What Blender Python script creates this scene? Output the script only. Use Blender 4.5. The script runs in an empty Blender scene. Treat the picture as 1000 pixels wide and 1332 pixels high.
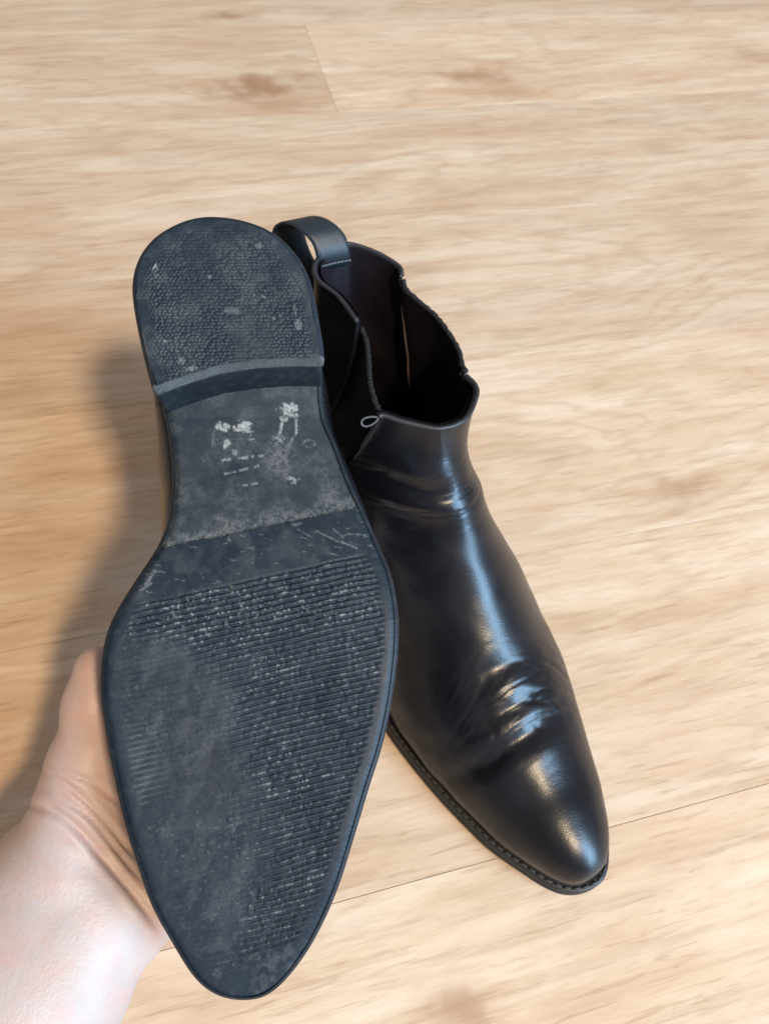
import bpy, bmesh, math
import numpy as np
from mathutils import Matrix, Vector
rng = np.random.default_rng(7)
scene = bpy.context.scene
COL = scene.collection

# ------------------------------------------------------------------ camera
H, PITCH, ROLL = 0.42, math.radians(57), math.radians(9.8)
_f = np.array([0, math.cos(PITCH), -math.sin(PITCH)])
_r0 = np.array([1.0, 0, 0]); _u0 = np.cross(_r0, _f)
CR = math.cos(ROLL) * _r0 + math.sin(ROLL) * _u0
CU = math.cos(ROLL) * _u0 - math.sin(ROLL) * _r0
CC = np.array([0, 0, H])
cam_d = bpy.data.cameras.new('camera'); cam = bpy.data.objects.new('camera', cam_d); COL.objects.link(cam)
cam.matrix_world = Matrix([[CR[i], CU[i], -_f[i], CC[i]] for i in range(3)] + [[0, 0, 0, 1]])
cam_d.sensor_fit = 'HORIZONTAL'; cam_d.sensor_width = 36; cam_d.lens = 36
cam_d.clip_start = 0.01; cam_d.clip_end = 100
cam_d.dof.use_dof = True; cam_d.dof.focus_distance = 0.305; cam_d.dof.aperture_fstop = 21
scene.camera = cam

def ray(px, py):
    return _f + (px - 500) / 1000 * CR - (py - 666) / 1000 * CU
def at_depth(px, py, d):            # pixel + distance along the view axis -> world point
    return CC + ray(px, py) * d
def on_floor(px, py, z=0.0):        # pixel -> point on the floor
    d = ray(px, py); return CC + d * ((z - H) / d[2])

# ------------------------------------------------------------------ light
scene.view_settings.view_transform = 'Standard'; scene.view_settings.look = 'None'
scene.view_settings.exposure = 0.0; scene.view_settings.gamma = 1.0
world = bpy.data.worlds.new('World'); scene.world = world; world.use_nodes = True
wb_ = world.node_tree.nodes['Background']
wb_.inputs['Color'].default_value = (1.0, 0.93, 0.9, 1); wb_.inputs['Strength'].default_value = 0.34
def area(name, loc, target, sx, sy, power, color):
    d = bpy.data.lights.new(name, 'AREA'); d.shape = 'RECTANGLE'; d.size = sx; d.size_y = sy
    d.energy = power; d.color = color
    o = bpy.data.objects.new(name, d); COL.objects.link(o)
    o.location = loc; o.rotation_euler = (Vector(target) - Vector(loc)).to_track_quat('-Z', 'Y').to_euler()
    return o
area('window_light', (3.52, -1.50, 2.20), (0.05, 0.2, 0), 1.56, 3.2, 395, (0.40, 0.69, 1.0))
area('room_lamp', (2.10, -2.17, 4.35), (0, 0.2, 0), 0.5, 0.5, 245, (1.0, 0.77, 0.50))

# ------------------------------------------------------------------ helpers
def pchip(xs, ys, x):
    xs = np.asarray(xs, float); ys = np.asarray(ys, float); x = np.clip(np.asarray(x, float), xs[0], xs[-1])
    h = np.diff(xs); d = np.diff(ys) / h; m = np.zeros_like(ys)
    m[0], m[-1] = d[0], d[-1]
    for i in range(1, len(xs) - 1):
        if d[i-1] * d[i] > 0:
            w1, w2 = 2*h[i] + h[i-1], h[i] + 2*h[i-1]
            m[i] = (w1 + w2) / (w1 / d[i-1] + w2 / d[i])
    k = np.clip(np.searchsorted(xs, x, side='right') - 1, 0, len(xs) - 2)
    t = (x - xs[k]) / h[k]
    return ((1+2*t)*(1-t)**2*ys[k] + t*(1-t)**2*h[k]*m[k] + t*t*(3-2*t)*ys[k+1] + t*t*(t-1)*h[k]*m[k+1])
def sstep(a, b, x):
    t = np.clip((np.asarray(x, float) - a) / (b - a), 0, 1); return t*t*(3-2*t)
_NT = rng.random((64, 64))
def vnoise(x, y):                    # smooth value noise, 0..1
    xi, yi = np.floor(x).astype(int), np.floor(y).astype(int); fx, fy = x - xi, y - yi
    fx = fx*fx*(3-2*fx); fy = fy*fy*(3-2*fy)
    g = lambda a, b: _NT[a % 64, b % 64]
    return (g(xi, yi)*(1-fx) + g(xi+1, yi)*fx)*(1-fy) + (g(xi, yi+1)*(1-fx) + g(xi+1, yi+1)*fx)*fy
def fbm(x, y, o=3):
    s = 0; a = 0.5
    for i in range(o): s = s + a*vnoise(x*2**i + 17*i, y*2**i + 5*i); a *= .5
    return s / (1 - .5**o)
def crom(P, n, closed=False):        # Catmull-Rom through P, resampled evenly
    P = np.asarray(P, float); Q = []
    N = len(P); m = N if closed else N-1
    for i in range(m):
        p0, p1, p2, p3 = (P[(i-1) % N] if closed or i > 0 else 2*P[0]-P[1]), P[i], P[(i+1) % N], (P[(i+2) % N] if closed or i+2 < N else 2*P[-1]-P[-2])
        t = np.linspace(0, 1, 24, endpoint=False)[:, None]
        Q.append(.5*((2*p1) + (-p0+p2)*t + (2*p0-5*p1+4*p2-p3)*t**2 + (-p0+3*p1-3*p2+p3)*t**3))
    Q = np.vstack(Q + [P[:1] if closed else P[-1:]])
    L = np.r_[0, np.cumsum(np.linalg.norm(np.diff(Q, axis=0), axis=1))]
    u = np.linspace(0, L[-1], n, endpoint=not closed)
    return np.stack([np.interp(u, L, Q[:, k]) for k in range(P.shape[1])], 1)
def mesh_obj(name, V, Fc, mat, parent=None, smooth=True, weld=0):
    me = bpy.data.meshes.new(name); me.from_pydata([tuple(v) for v in V], [], [tuple(int(i) for i in f) for f in Fc]); me.update()
    if weld:
        bm = bmesh.new(); bm.from_mesh(me); bmesh.ops.remove_doubles(bm, verts=bm.verts, dist=weld)
        bmesh.ops.dissolve_degenerate(bm, edges=bm.edges, dist=1e-7); bm.to_mesh(me); bm.free()
    if smooth: me.polygons.foreach_set('use_smooth', np.ones(len(me.polygons), bool))
    o = bpy.data.objects.new(name, me); COL.objects.link(o); me.materials.append(mat)
    if parent: o.parent = parent
    return o
def fix_normals(o):
    bm = bmesh.new(); bm.from_mesh(o.data); bmesh.ops.recalc_face_normals(bm, faces=bm.faces); bm.to_mesh(o.data); bm.free()
def grid_faces(nr, nc, wrap=False):
    i, j = np.meshgrid(np.arange(nr-1), np.arange(nc if wrap else nc-1), indexing='ij'); j2 = (j+1) % nc
    return np.stack([i*nc+j, i*nc+j2, (i+1)*nc+j2, (i+1)*nc+j], -1).reshape(-1, 4)
def tube(P, r, n=8, closed=False):
    P = np.asarray(P, float); N = len(P)
    T = np.roll(P, -1, 0) - np.roll(P, 1, 0) if closed else np.gradient(P, axis=0)
    T /= np.linalg.norm(T, axis=1)[:, None] + 1e-12
    up = np.array([.31, .2, .93]); A = np.cross(T, up); A /= np.linalg.norm(A, axis=1)[:, None] + 1e-12; B = np.cross(T, A)
    a = np.linspace(0, 2*np.pi, n, endpoint=False); r = np.broadcast_to(r, (N,))
    V = (P[:, None] + r[:, None, None]*(np.cos(a)[None, :, None]*A[:, None] + np.sin(a)[None, :, None]*B[:, None])).reshape(-1, 3)
    Fc = grid_faces(N, n, True).tolist()
    if closed: Fc += [[(N-1)*n+j, (N-1)*n+(j+1) % n, (j+1) % n, j] for j in range(n)]
    else: Fc += [list(range(n))[::-1], [(N-1)*n+j for j in range(n)]]
    return V, Fc

# ------------------------------------------------------------------ materials
def mat(name):
    m = bpy.data.materials.new(name); m.use_nodes = True; nt = m.node_tree
    return m, nt, nt.nodes['Principled BSDF']
def N(nt, t, **kw):
    n = nt.nodes.new(t)
    for k, v in kw.items():
        if k.startswith('i_'): n.inputs[k[2:].replace('_', ' ')].default_value = v
        else: setattr(n, k, v)
    return n
def ramp(nt, stops, src):
    r = nt.nodes.new('ShaderNodeValToRGB'); e = r.color_ramp.elements
    while len(e) < len(stops): e.new(.5)
    for el, (p, c) in zip(e, stops): el.position = p; el.color = c if len(c) == 4 else (*c, 1)
    nt.links.new(src, r.inputs[0]); return r.outputs[0]
def mixc(nt, fac, a, b, mode='MIX'):
    m = nt.nodes.new('ShaderNodeMix'); m.data_type = 'RGBA'; m.blend_type = mode
    for s, v in ((m.inputs[0], fac), (m.inputs[6], a), (m.inputs[7], b)):
        if hasattr(v, 'is_linked'): nt.links.new(v, s)
        else: s.default_value = v if not isinstance(v, tuple) or len(v) == 4 else (*v, 1)
    return m.outputs[2]
def math_n(nt, op, a, b=None, c=None):
    m = nt.nodes.new('ShaderNodeMath'); m.operation = op
    for i, v in enumerate((a, b, c)):
        if v is None: continue
        if hasattr(v, 'is_linked'): nt.links.new(v, m.inputs[i])
        else: m.inputs[i].default_value = v
    return m.outputs[0]
def noise(nt, vec, scale, detail=4, rough=.55, dist=0):
    n = N(nt, 'ShaderNodeTexNoise'); n.inputs['Scale'].default_value = scale; n.inputs['Detail'].default_value = detail
    n.inputs['Roughness'].default_value = rough; n.inputs['Distortion'].default_value = dist
    if vec is not None: nt.links.new(vec, n.inputs['Vector'])
    return n.outputs[0]
def coords(nt, scale=(1, 1, 1), loc=(0, 0, 0)):
    t = nt.nodes.new('ShaderNodeTexCoord'); mp = nt.nodes.new('ShaderNodeMapping')
    mp.inputs['Scale'].default_value = scale; mp.inputs['Location'].default_value = loc
    nt.links.new(t.outputs['Object'], mp.inputs[0]); return mp.outputs[0]
def bump(nt, bsdf, h, strength, dist, prev=None):
    b = nt.nodes.new('ShaderNodeBump'); b.inputs['Strength'].default_value = strength; b.inputs['Distance'].default_value = dist
    nt.links.new(h, b.inputs['Height'])
    if prev is not None: nt.links.new(prev, b.inputs['Normal'])
    nt.links.new(b.outputs[0], bsdf.inputs['Normal']); return b.outputs[0]

def leather(name, base=(.010, .010, .0115), rough=(.26, .42), grain=.12, spec=.5, big=.25):
    m, nt, b = mat(name); v = coords(nt)
    n1 = noise(nt, v, 28, 5); n2 = noise(nt, v, 900, 3, .6)
    nt.links.new(ramp(nt, [(.3, base), (.75, (base[0]*1.9, base[1]*1.7, base[2]*1.7))], n1), b.inputs['Base Color'])
    r = N(nt, 'ShaderNodeMapRange'); r.inputs[1].default_value = .3; r.inputs[2].default_value = .7
    r.inputs[3].default_value, r.inputs[4].default_value = rough; nt.links.new(n1, r.inputs[0]); nt.links.new(r.outputs[0], b.inputs['Roughness'])
    b.inputs['Specular IOR Level'].default_value = spec
    vo = N(nt, 'ShaderNodeTexVoronoi'); vo.inputs['Scale'].default_value = 1100; nt.links.new(v, vo.inputs['Vector'])
    p = bump(nt, b, vo.outputs[0], grain, .00025)
    p = bump(nt, b, n2, grain*1.2, .0003, p)
    bump(nt, b, noise(nt, v, 60, 4), big, .0012, p)
    return m
M_LEATHER = leather('black_leather', base=(.004, .0045, .007), rough=(.27, .37), spec=.44, grain=.12, big=.10)
M_QUARTER = leather('black_leather_quarter', base=(.004, .0045, .006), rough=(.34, .47), spec=.28)
M_LINING = leather('dark_lining', base=(.008, .006, .009), rough=(.45, .6), grain=.25, spec=.3)
M_TAB = leather('strap_leather', base=(.012, .018, .024), rough=(.36, .5), spec=.35)
M_EDGE = leather('cut_leather_edge', base=(.016, .017, .021), rough=(.4, .6))
M_WELT = leather('welt_leather', base=(.012, .0115, .011), rough=(.42, .6), grain=.4)
M_THREAD, nt, b = mat('dark_thread'); b.inputs['Base Color'].default_value = (.035, .034, .036, 1); b.inputs['Roughness'].default_value = .7
M_THREADL, nt, b = mat('tan_seam_thread'); b.inputs['Base Color'].default_value = (.09, .06, .055, 1); b.inputs['Roughness'].default_value = .8
M_LOOPT, nt, b = mat('grey_thread'); b.inputs['Base Color'].default_value = (.11, .115, .125, 1); b.inputs['Roughness'].default_value = .75
M_GORE, nt, b = mat('black_elastic'); v = coords(nt)
b.inputs['Base Color'].default_value = (.006, .006, .0065, 1); b.inputs['Roughness'].default_value = .85
w = N(nt, 'ShaderNodeTexWave'); w.inputs['Scale'].default_value = 260; w.bands_direction = 'Y'; nt.links.new(v, w.inputs['Vector']); bump(nt, b, w.outputs[0], .6, .0006)

def rubber(name, base, hi, rough, dust_glint_col=(.42, .42, .40)):
    m, nt, b = mat(name); v = coords(nt)
    at = N(nt, 'ShaderNodeAttribute'); at.attribute_name = 'dust_glint'
    n1 = noise(nt, v, 40, 6, .6); n2 = noise(nt, v, 260, 5, .65); n3 = noise(nt, v, 1500, 3, .6)
    c = ramp(nt, [(.3, base), (.72, hi)], n1)
    c = mixc(nt, math_n(nt, 'MULTIPLY', ramp(nt, [(.5, (0, 0, 0)), (.75, (1, 1, 1))], n2), .14), c, (.12, .125, .12))
    # fine scratches in two directions
    for sc, lo in (((900, 60, 60), (3, 0, 0)), ((70, 1000, 60), (0, 7, 0))):
        s = noise(nt, coords(nt, sc, lo), 1, 2, .5)
        c = mixc(nt, math_n(nt, 'MULTIPLY', ramp(nt, [(.68, (0, 0, 0)), (.78, (1, 1, 1))], s), .08), c, (.2, .2, .2))
    d = math_n(nt, 'MULTIPLY', at.outputs['Fac'], ramp(nt, [(.30, (.25, .25, .25)), (.6, (1, 1, 1))], n3))
    c = mixc(nt, d, c, dust_glint_col); nt.links.new(c, b.inputs['Base Color'])
    r = math_n(nt, 'MULTIPLY_ADD', n2, .25, rough - .12); nt.links.new(math_n(nt, 'MULTIPLY_ADD', d, .3, r), b.inputs['Roughness'])
    b.inputs['Specular IOR Level'].default_value = .32
    p = bump(nt, b, n3, .25, .0003); bump(nt, b, n2, .3, .0006, p)
    return m
M_RUBBER = rubber('sole_rubber', (.0065, .0135, .0235), (.012, .0215, .033), .50)
M_SHANK = rubber('sole_shank', (.011, .019, .028), (.027, .035, .043), .58)
M_EDGEB = rubber('sole_edge', (.007, .011, .016), (.014, .020, .028), .5)

# skin
M_SKIN, nt, b = mat('skin'); v = coords(nt)
at = N(nt, 'ShaderNodeAttribute'); at.attribute_name = 'pink'
c = ramp(nt, [(.3, (.43, .335, .30)), (.7, (.49, .40, .37))], noise(nt, v, 45, 5))
c = mixc(nt, at.outputs['Fac'], c, (.57, .405, .37))
c = mixc(nt, math_n(nt, 'MULTIPLY', ramp(nt, [(.46, (0, 0, 0)), (.70, (1, 1, 1))], noise(nt, v, 95, 6, .65)), .42), c, (.56, .30, .25))
nt.links.new(c, b.inputs['Base Color']); b.inputs['Roughness'].default_value = .48
b.inputs['Subsurface Weight'].default_value = .25; b.inputs['Subsurface Radius'].default_value = (1, .35, .2); b.inputs['Subsurface Scale'].default_value = .004
vo = N(nt, 'ShaderNodeTexVoronoi'); vo.inputs['Scale'].default_value = 900; nt.links.new(v, vo.inputs['Vector'])
p = bump(nt, b, vo.outputs[0], .16, .0004); p = bump(nt, b, noise(nt, v, 380, 5, .65), .20, .0006, p); bump(nt, b, noise(nt, coords(nt, (1, .25, .35)), 420, 3), .18, .0006, p)
M_NAIL, nt, b = mat('nail'); b.inputs['Base Color'].default_value = (.66, .42, .36, 1); b.inputs['Roughness'].default_value = .25

# ------------------------------------------------------------------ floor
PANG = math.radians(22.75); PD = np.array([math.cos(PANG), math.sin(PANG), 0]); PN = np.array([-PD[1], PD[0], 0])
PW, PL, PT = 0.167, 1.285, 0.008
B0 = on_floor(562, 1140)                       # a point on the seam under the boots
M_WOOD, nt, b = mat('oak_laminate')
oi = N(nt, 'ShaderNodeObjectInfo'); tc = N(nt, 'ShaderNodeTexCoord')
off = N(nt, 'ShaderNodeVectorMath', operation='SCALE'); off.inputs[0].default_value = (7.3, 3.1, 1.7); nt.links.new(oi.outputs['Random'], off.inputs['Scale'])
add = N(nt, 'ShaderNodeVectorMath', operation='ADD'); nt.links.new(tc.outputs['Object'], add.inputs[0]); nt.links.new(off.outputs[0], add.inputs[1])
def wv(sx, sy):
    mp = nt.nodes.new('ShaderNodeMapping'); mp.inputs['Scale'].default_value = (sx, sy, 1); nt.links.new(add.outputs[0], mp.inputs[0]); return mp.outputs[0]
broad = noise(nt, wv(2.2, 8), 1, 4, .5, .6)
patch = noise(nt, wv(5, 16), 1, 5, .6, .8)
# growth rings: across-plank coordinate warped by broad noise
sep = N(nt, 'ShaderNodeSeparateXYZ'); nt.links.new(add.outputs[0], sep.inputs[0])
ringc = math_n(nt, 'MULTIPLY_ADD', broad, 22.0, math_n(nt, 'MULTIPLY', sep.outputs[1], 70.0))
ringc = math_n(nt, 'MULTIPLY_ADD', noise(nt, wv(7, 120), 1, 4, .6), 2.2, ringc)
rings = math_n(nt, 'PINGPONG', ringc, 1.0)
fine = noise(nt, wv(22, 270), 1, 6, .65, .2)
streak = noise(nt, wv(5, 42), 1, 6, .6, .9)
pores = noise(nt, wv(30, 400), 1, 3, .6, .3)
c = ramp(nt, [(.28, (.58, .40, .26)), (.50, (.69, .52, .37)), (.72, (.76, .62, .475))], streak)
c = mixc(nt, math_n(nt, 'MULTIPLY', ramp(nt, [(.42, (0, 0, 0)), (.68, (1, 1, 1))], patch), .6), c, (.54, .36, .23))
c = mixc(nt, math_n(nt, 'MULTIPLY', ramp(nt, [(.55, (0, 0, 0)), (.98, (1, 1, 1))], rings), .34), c, (.44, .29, .18))
c = mixc(nt, math_n(nt, 'MULTIPLY', ramp(nt, [(.50, (0, 0, 0)), (.70, (1, 1, 1))], fine), .34), c, (.43, .275, .17))
c = mixc(nt, math_n(nt, 'MULTIPLY', ramp(nt, [(.56, (0, 0, 0)), (.67, (1, 1, 1))], pores), math_n(nt, 'MULTIPLY_ADD', patch, 1.1, -.15)), c, (.37, .225, .13))
c = mixc(nt, math_n(nt, 'MULTIPLY', ramp(nt, [(.5, (0, 0, 0)), (.8, (1, 1, 1))], noise(nt, wv(6, 40), 1, 4, .6)), .45), c, (.80, .68, .55))
fleck = noise(nt, wv(38, 190), 1, 8, .72, .5)
c = mixc(nt, math_n(nt, 'MULTIPLY', ramp(nt, [(.52, (0, 0, 0)), (.68, (1, 1, 1))], fleck), .26), c, (.40, .25, .155))
warm = noise(nt, wv(3.5, 14), 1, 5, .6, 1.0)
c = mixc(nt, math_n(nt, 'MULTIPLY', ramp(nt, [(.5, (0, 0, 0)), (.72, (1, 1, 1))], warm), .3), c, (.60, .39, .26))
# knots
geo = N(nt, 'ShaderNodeNewGeometry')
wn = N(nt, 'ShaderNodeTexNoise'); wn.inputs['Scale'].default_value = 30; wn.inputs['Detail'].default_value = 4; nt.links.new(geo.outputs['Position'], wn.inputs['Vector'])
for (kx, ky, ra, rb_, st) in ((345, 112, .060, .022, 1.0), (372, 138, .030, .014, .5), (618, 98, .050, .018, .9), (655, 118, .035, .014, .5), (300, 18, .028, .014, .9), (890, 636, .026, .014, .6), (597, 1310, .016, .012, .8), (850, 195, .03, .012, .35), (990, 72, .04, .02, .5)):
    kp = on_floor(kx, ky)
    sb = N(nt, 'ShaderNodeVectorMath', operation='SUBTRACT'); nt.links.new(geo.outputs['Position'], sb.inputs[0]); sb.inputs[1].default_value = tuple(kp)
    rt = N(nt, 'ShaderNodeVectorRotate'); rt.rotation_type = 'Z_AXIS'; rt.inputs['Angle'].default_value = -PANG; nt.links.new(sb.outputs[0], rt.inputs[0])
    ms = N(nt, 'ShaderNodeMapping'); ms.inputs['Scale'].default_value = (.62/ra, .62/rb_, 0); nt.links.new(rt.outputs[0], ms.inputs[0])
    wa = N(nt, 'ShaderNodeVectorMath', operation='MULTIPLY_ADD'); nt.links.new(wn.outputs['Color'], wa.inputs[0]); wa.inputs[1].default_value = (1.5, 1.5, 0); nt.links.new(ms.outputs[0], wa.inputs[2])
    ws = N(nt, 'ShaderNodeVectorMath', operation='SUBTRACT'); nt.links.new(wa.outputs[0], ws.inputs[0]); ws.inputs[1].default_value = (.75, .75, 0)
    ln = N(nt, 'ShaderNodeVectorMath', operation='LENGTH'); nt.links.new(ws.outputs[0], ln.inputs[0])
    k = ramp(nt, [(.0, (1, 1, 1)), (.30, (.75, .75, .75)), (.55, (.22, .22, .22)), (1, (0, 0, 0))], ln.outputs['Value'])
    c = mixc(nt, math_n(nt, 'MULTIPLY', k, st), c, (.36, .205, .115))
# every plank printed a little differently
hs = N(nt, 'ShaderNodeHueSaturation'); nt.links.new(c, hs.inputs['Color'])
nt.links.new(math_n(nt, 'MULTIPLY_ADD', oi.outputs['Random'], .17, .90), hs.inputs['Value'])
nt.links.new(hs.outputs[0], b.inputs['Base Color'])
nt.links.new(math_n(nt, 'MULTIPLY_ADD', fine, .2, .36), b.inputs['Roughness']); b.inputs['Specular IOR Level'].default_value = .4
bump(nt, b, math_n(nt, 'ADD', fine, pores), .12, .0006)
M_SUB, nt, b = mat('underlay'); b.inputs['Base Color'].default_value = (.10, .065, .04, 1); b.inputs['Roughness'].default_value = .9

fl = mesh_obj('floor', [(-1.7, -1.7, -.0085), (1.7, -1.7, -.0085), (1.7, 1.7, -.0085), (-1.7, 1.7, -.0085)], [(0, 1, 2, 3)], M_SUB, smooth=False)
fl['kind'] = 'structure'
bm = bmesh.new(); bmesh.ops.create_cube(bm, size=1)
for v_ in bm.verts: v_.co = Vector((v_.co.x*(PL-.0002), v_.co.y*(PW-.00025), v_.co.z*PT))
bmesh.ops.bevel(bm, geom=[e for e in bm.edges], offset=.00017, segments=1, affect='EDGES')
plank_me = bpy.data.meshes.new('plank'); bm.to_mesh(plank_me); bm.free(); plank_me.materials.append(M_WOOD)
J = on_floor(420, 95); jx = float((J - B0) @ PD)
for r in range(-14, 16):
    x0 = {4: jx, 5: jx - .52, 3: jx + .70, 2: jx - .55, 1: jx + .92, 0: jx - .60, -1: jx + 1.0}.get(r, rng.random()*PL)
    x0 = x0 - PL*3
    for k in range(5):
        o = bpy.data.objects.new('plank', plank_me); COL.objects.link(o); o.parent = fl
        p = B0 + PD*(x0 + (k+.5)*PL) + PN*((r+.5)*PW); o.location = (p[0], p[1], -PT/2); o.rotation_euler = (0, 0, PANG)

# ------------------------------------------------------------------ boots (local: x across, y heel -> toe, z up; metres)
OUT = np.array([(0,0),(-9.1,1.8),(-16.6,5.6),(-21.7,9.4),(-27.2,17),(-30.1,27.3),(-29.5,39.5),(-26.4,58),(-22.9,73.7),(-21.2,82),(-19.8,93.1),(-19.1,103.6),(-20.2,119.5),(-23.5,129.6),(-28.5,138.1),(-36.1,150.2),(-41.7,161),(-44.4,172.9),(-45,184.8),(-43.9,195.4),(-42.4,206.2),(-39.7,221.1),(-37.1,233.2),(-32.9,248.8),(-28.9,262.4),(-22.5,276.3),(-15.5,289.9),(-8.2,297.7),(2,301.4),(12,300.2),(22.1,291.2),(31.1,278.6),(39.3,262.3),(46.4,243.4),(52.9,226),(58,213.2),(62.9,196.3),(66.6,176.5),(67.5,161.4),(65.9,146.4),(63.2,138.3),(59.8,128.1),(56.1,117.9),(51.5,104.1),(47.7,90.5),(44.2,80.7),(43.2,70.7),(43.6,61.3),(43.7,56.6),(42.1,42.3),(40,28.9),(35.8,18.2),(28.8,9.5),(21.7,4.6),(11.8,1.2)]) / 1000
OC = crom(OUT, 360, True)
for _ in range(3): OC = .25*np.roll(OC, 1, 0) + .5*OC + .25*np.roll(OC, -1, 0)
_T = np.roll(OC, -1, 0) - np.roll(OC, 1, 0); _T /= np.linalg.norm(_T, axis=1)[:, None]
ON = np.stack([-_T[:, 1], _T[:, 0]], 1)
if ((OC.mean(0) - OC) * ON).sum() < 0: ON = -ON          # inward normals
def inset(d):
    P = OC + ON*np.asarray(d).reshape(-1, 1) if np.ndim(d) else OC + ON*d
    return P
def lr(P):                                                # y-monotone left and right edge functions of a closed curve
    a, b2 = int(P[:, 1].argmin()), int(P[:, 1].argmax())
    Q = np.roll(P, -a, 0); n = (b2 - a) % len(P)
    A, Bc = Q[:n+1], np.vstack([Q[n:], Q[:1]])[::-1]
    if A[:, 0].mean() > Bc[:, 0].mean(): A, Bc = Bc, A
    return (lambda y: np.interp(y, A[:, 1], A[:, 0])), (lambda y: np.interp(y, Bc[:, 1], Bc[:, 0])), P[:, 1].min(), P[:, 1].max()
def zs(y):                                                # underside of the sole without the heel
    y = np.asarray(y, float); u = np.clip((.165 - y)/.087, 0, 1)
    z = .5*.020*u*u*(3-2*u) + .5*.020*u
    return z + np.where(y > .235, .007*(np.clip(y-.235, 0, 1)/.062)**1.6, 0)
def zt(y): return zs(y) + .0085
def dist_edge(P):
    d = np.empty(len(P))
    for k in range(0, len(P), 20000):
        q = P[k:k+20000, None] - OC[None]; d[k:k+20000] = np.sqrt((q**2).sum(2).min(1))
    return d
def panel(y0, y1, ny, nx, ins, zf, cosy=False, cosx=False):
    xl, xr, a, b2 = lr(inset(ins)); y0, y1 = max(y0, a+1e-5), min(y1, b2-1e-5)
    t = np.linspace(0, 1, ny); t = (1-np.cos(np.pi*t))/2 if cosy else t
    y = y0 + (y1-y0)*t; u = np.linspace(0, 1, nx); u = .5-.5*np.cos(np.pi*u) if cosx else u
    X = xl(y)[:, None]*(1-u) + xr(y)[:, None]*u; Y = np.repeat(y[:, None], nx, 1)
    return X, Y, grid_faces(ny, nx)

# side-view profiles of the upper: P_b runs from the toe back along the sole and up the heel, P_t along the vamp up the shin
SK = np.array([0, .03, .08, .15, .24, .33, .42, .50, .57, .64, .71, .755, .81, .90, 1.0])
PBY = [.2972, .2925, .281, .261, .234, .206, .176, .145, .110, .070, .028, .0035, .003, .007, -.002]
PBZ = [None]*11 + [.0335, .060, .112, .168]
PBZ = [float(zt(y)) if z is None else z for y, z in zip(PBY, PBZ)]
PTY = [.2972, .2955, .288, .271, .248, .225, .203, .181, .161, .145, .133, .128, .122, .117, .114]
PTZ = [.0185, .029, .0365, .0425, .0475, .054, .063, .075, .089, .104, .118, .124, .133, .144, .1564]
CT = [.002, .002, .002, .003, .005, .008, .010, .012, .013, .013, .013, .012, .011, .010, .009]     # ridge x
WM = [.05, .05, .05, .05, .051, .052, .052, .048, .044, .0405, .038, .0365, .034, .032, .030]                      # half widths above the waist
RIML = [(17.7, -3.2, 168.0), (10.8, -2.4, 168.0), (0.7, 3.2, 167.7), (-3.0, 12.9, 166.7), (1.3, 26.0, 165.3), (2.4, 42.7, 163.5)], [(4.1, 41.7, 158.6), (1.5, 51.1, 157.7), (-8.3, 73.4, 155.3), (-11.5, 85.0, 154.1), (-11.4, 87.7, 153.8)], [(-14.5, 93.7, 158.2), (-11.8, 94.5, 158.1), (-5.5, 100.8, 157.5), (4.0, 108.4, 156.7), (7.9, 110.6, 156.5)]
RIMR = [(17.7, -3.2, 168.0), (23.6, -2.0, 168.0), (32.7, 7.8, 167.2), (38.6, 19.4, 166.0), (37.4, 25.4, 165.3)], [(37.8, 25.6, 163.8), (38.5, 31.6, 160.2), (44.1, 50.7, 157.7), (44.0, 71.2, 155.6), (39.2, 83.1, 155.5), (37.4, 88.5, 157.6)], [(34.3, 90.4, 158.6), (35.5, 96.6, 157.9), (32.9, 102.0, 157.4), (23.3, 109.8, 156.5), (15.1, 111.6, 156.4), (7.9, 110.6, 156.5)]
NQ, NG, NF = 36, 26, 64

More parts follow.
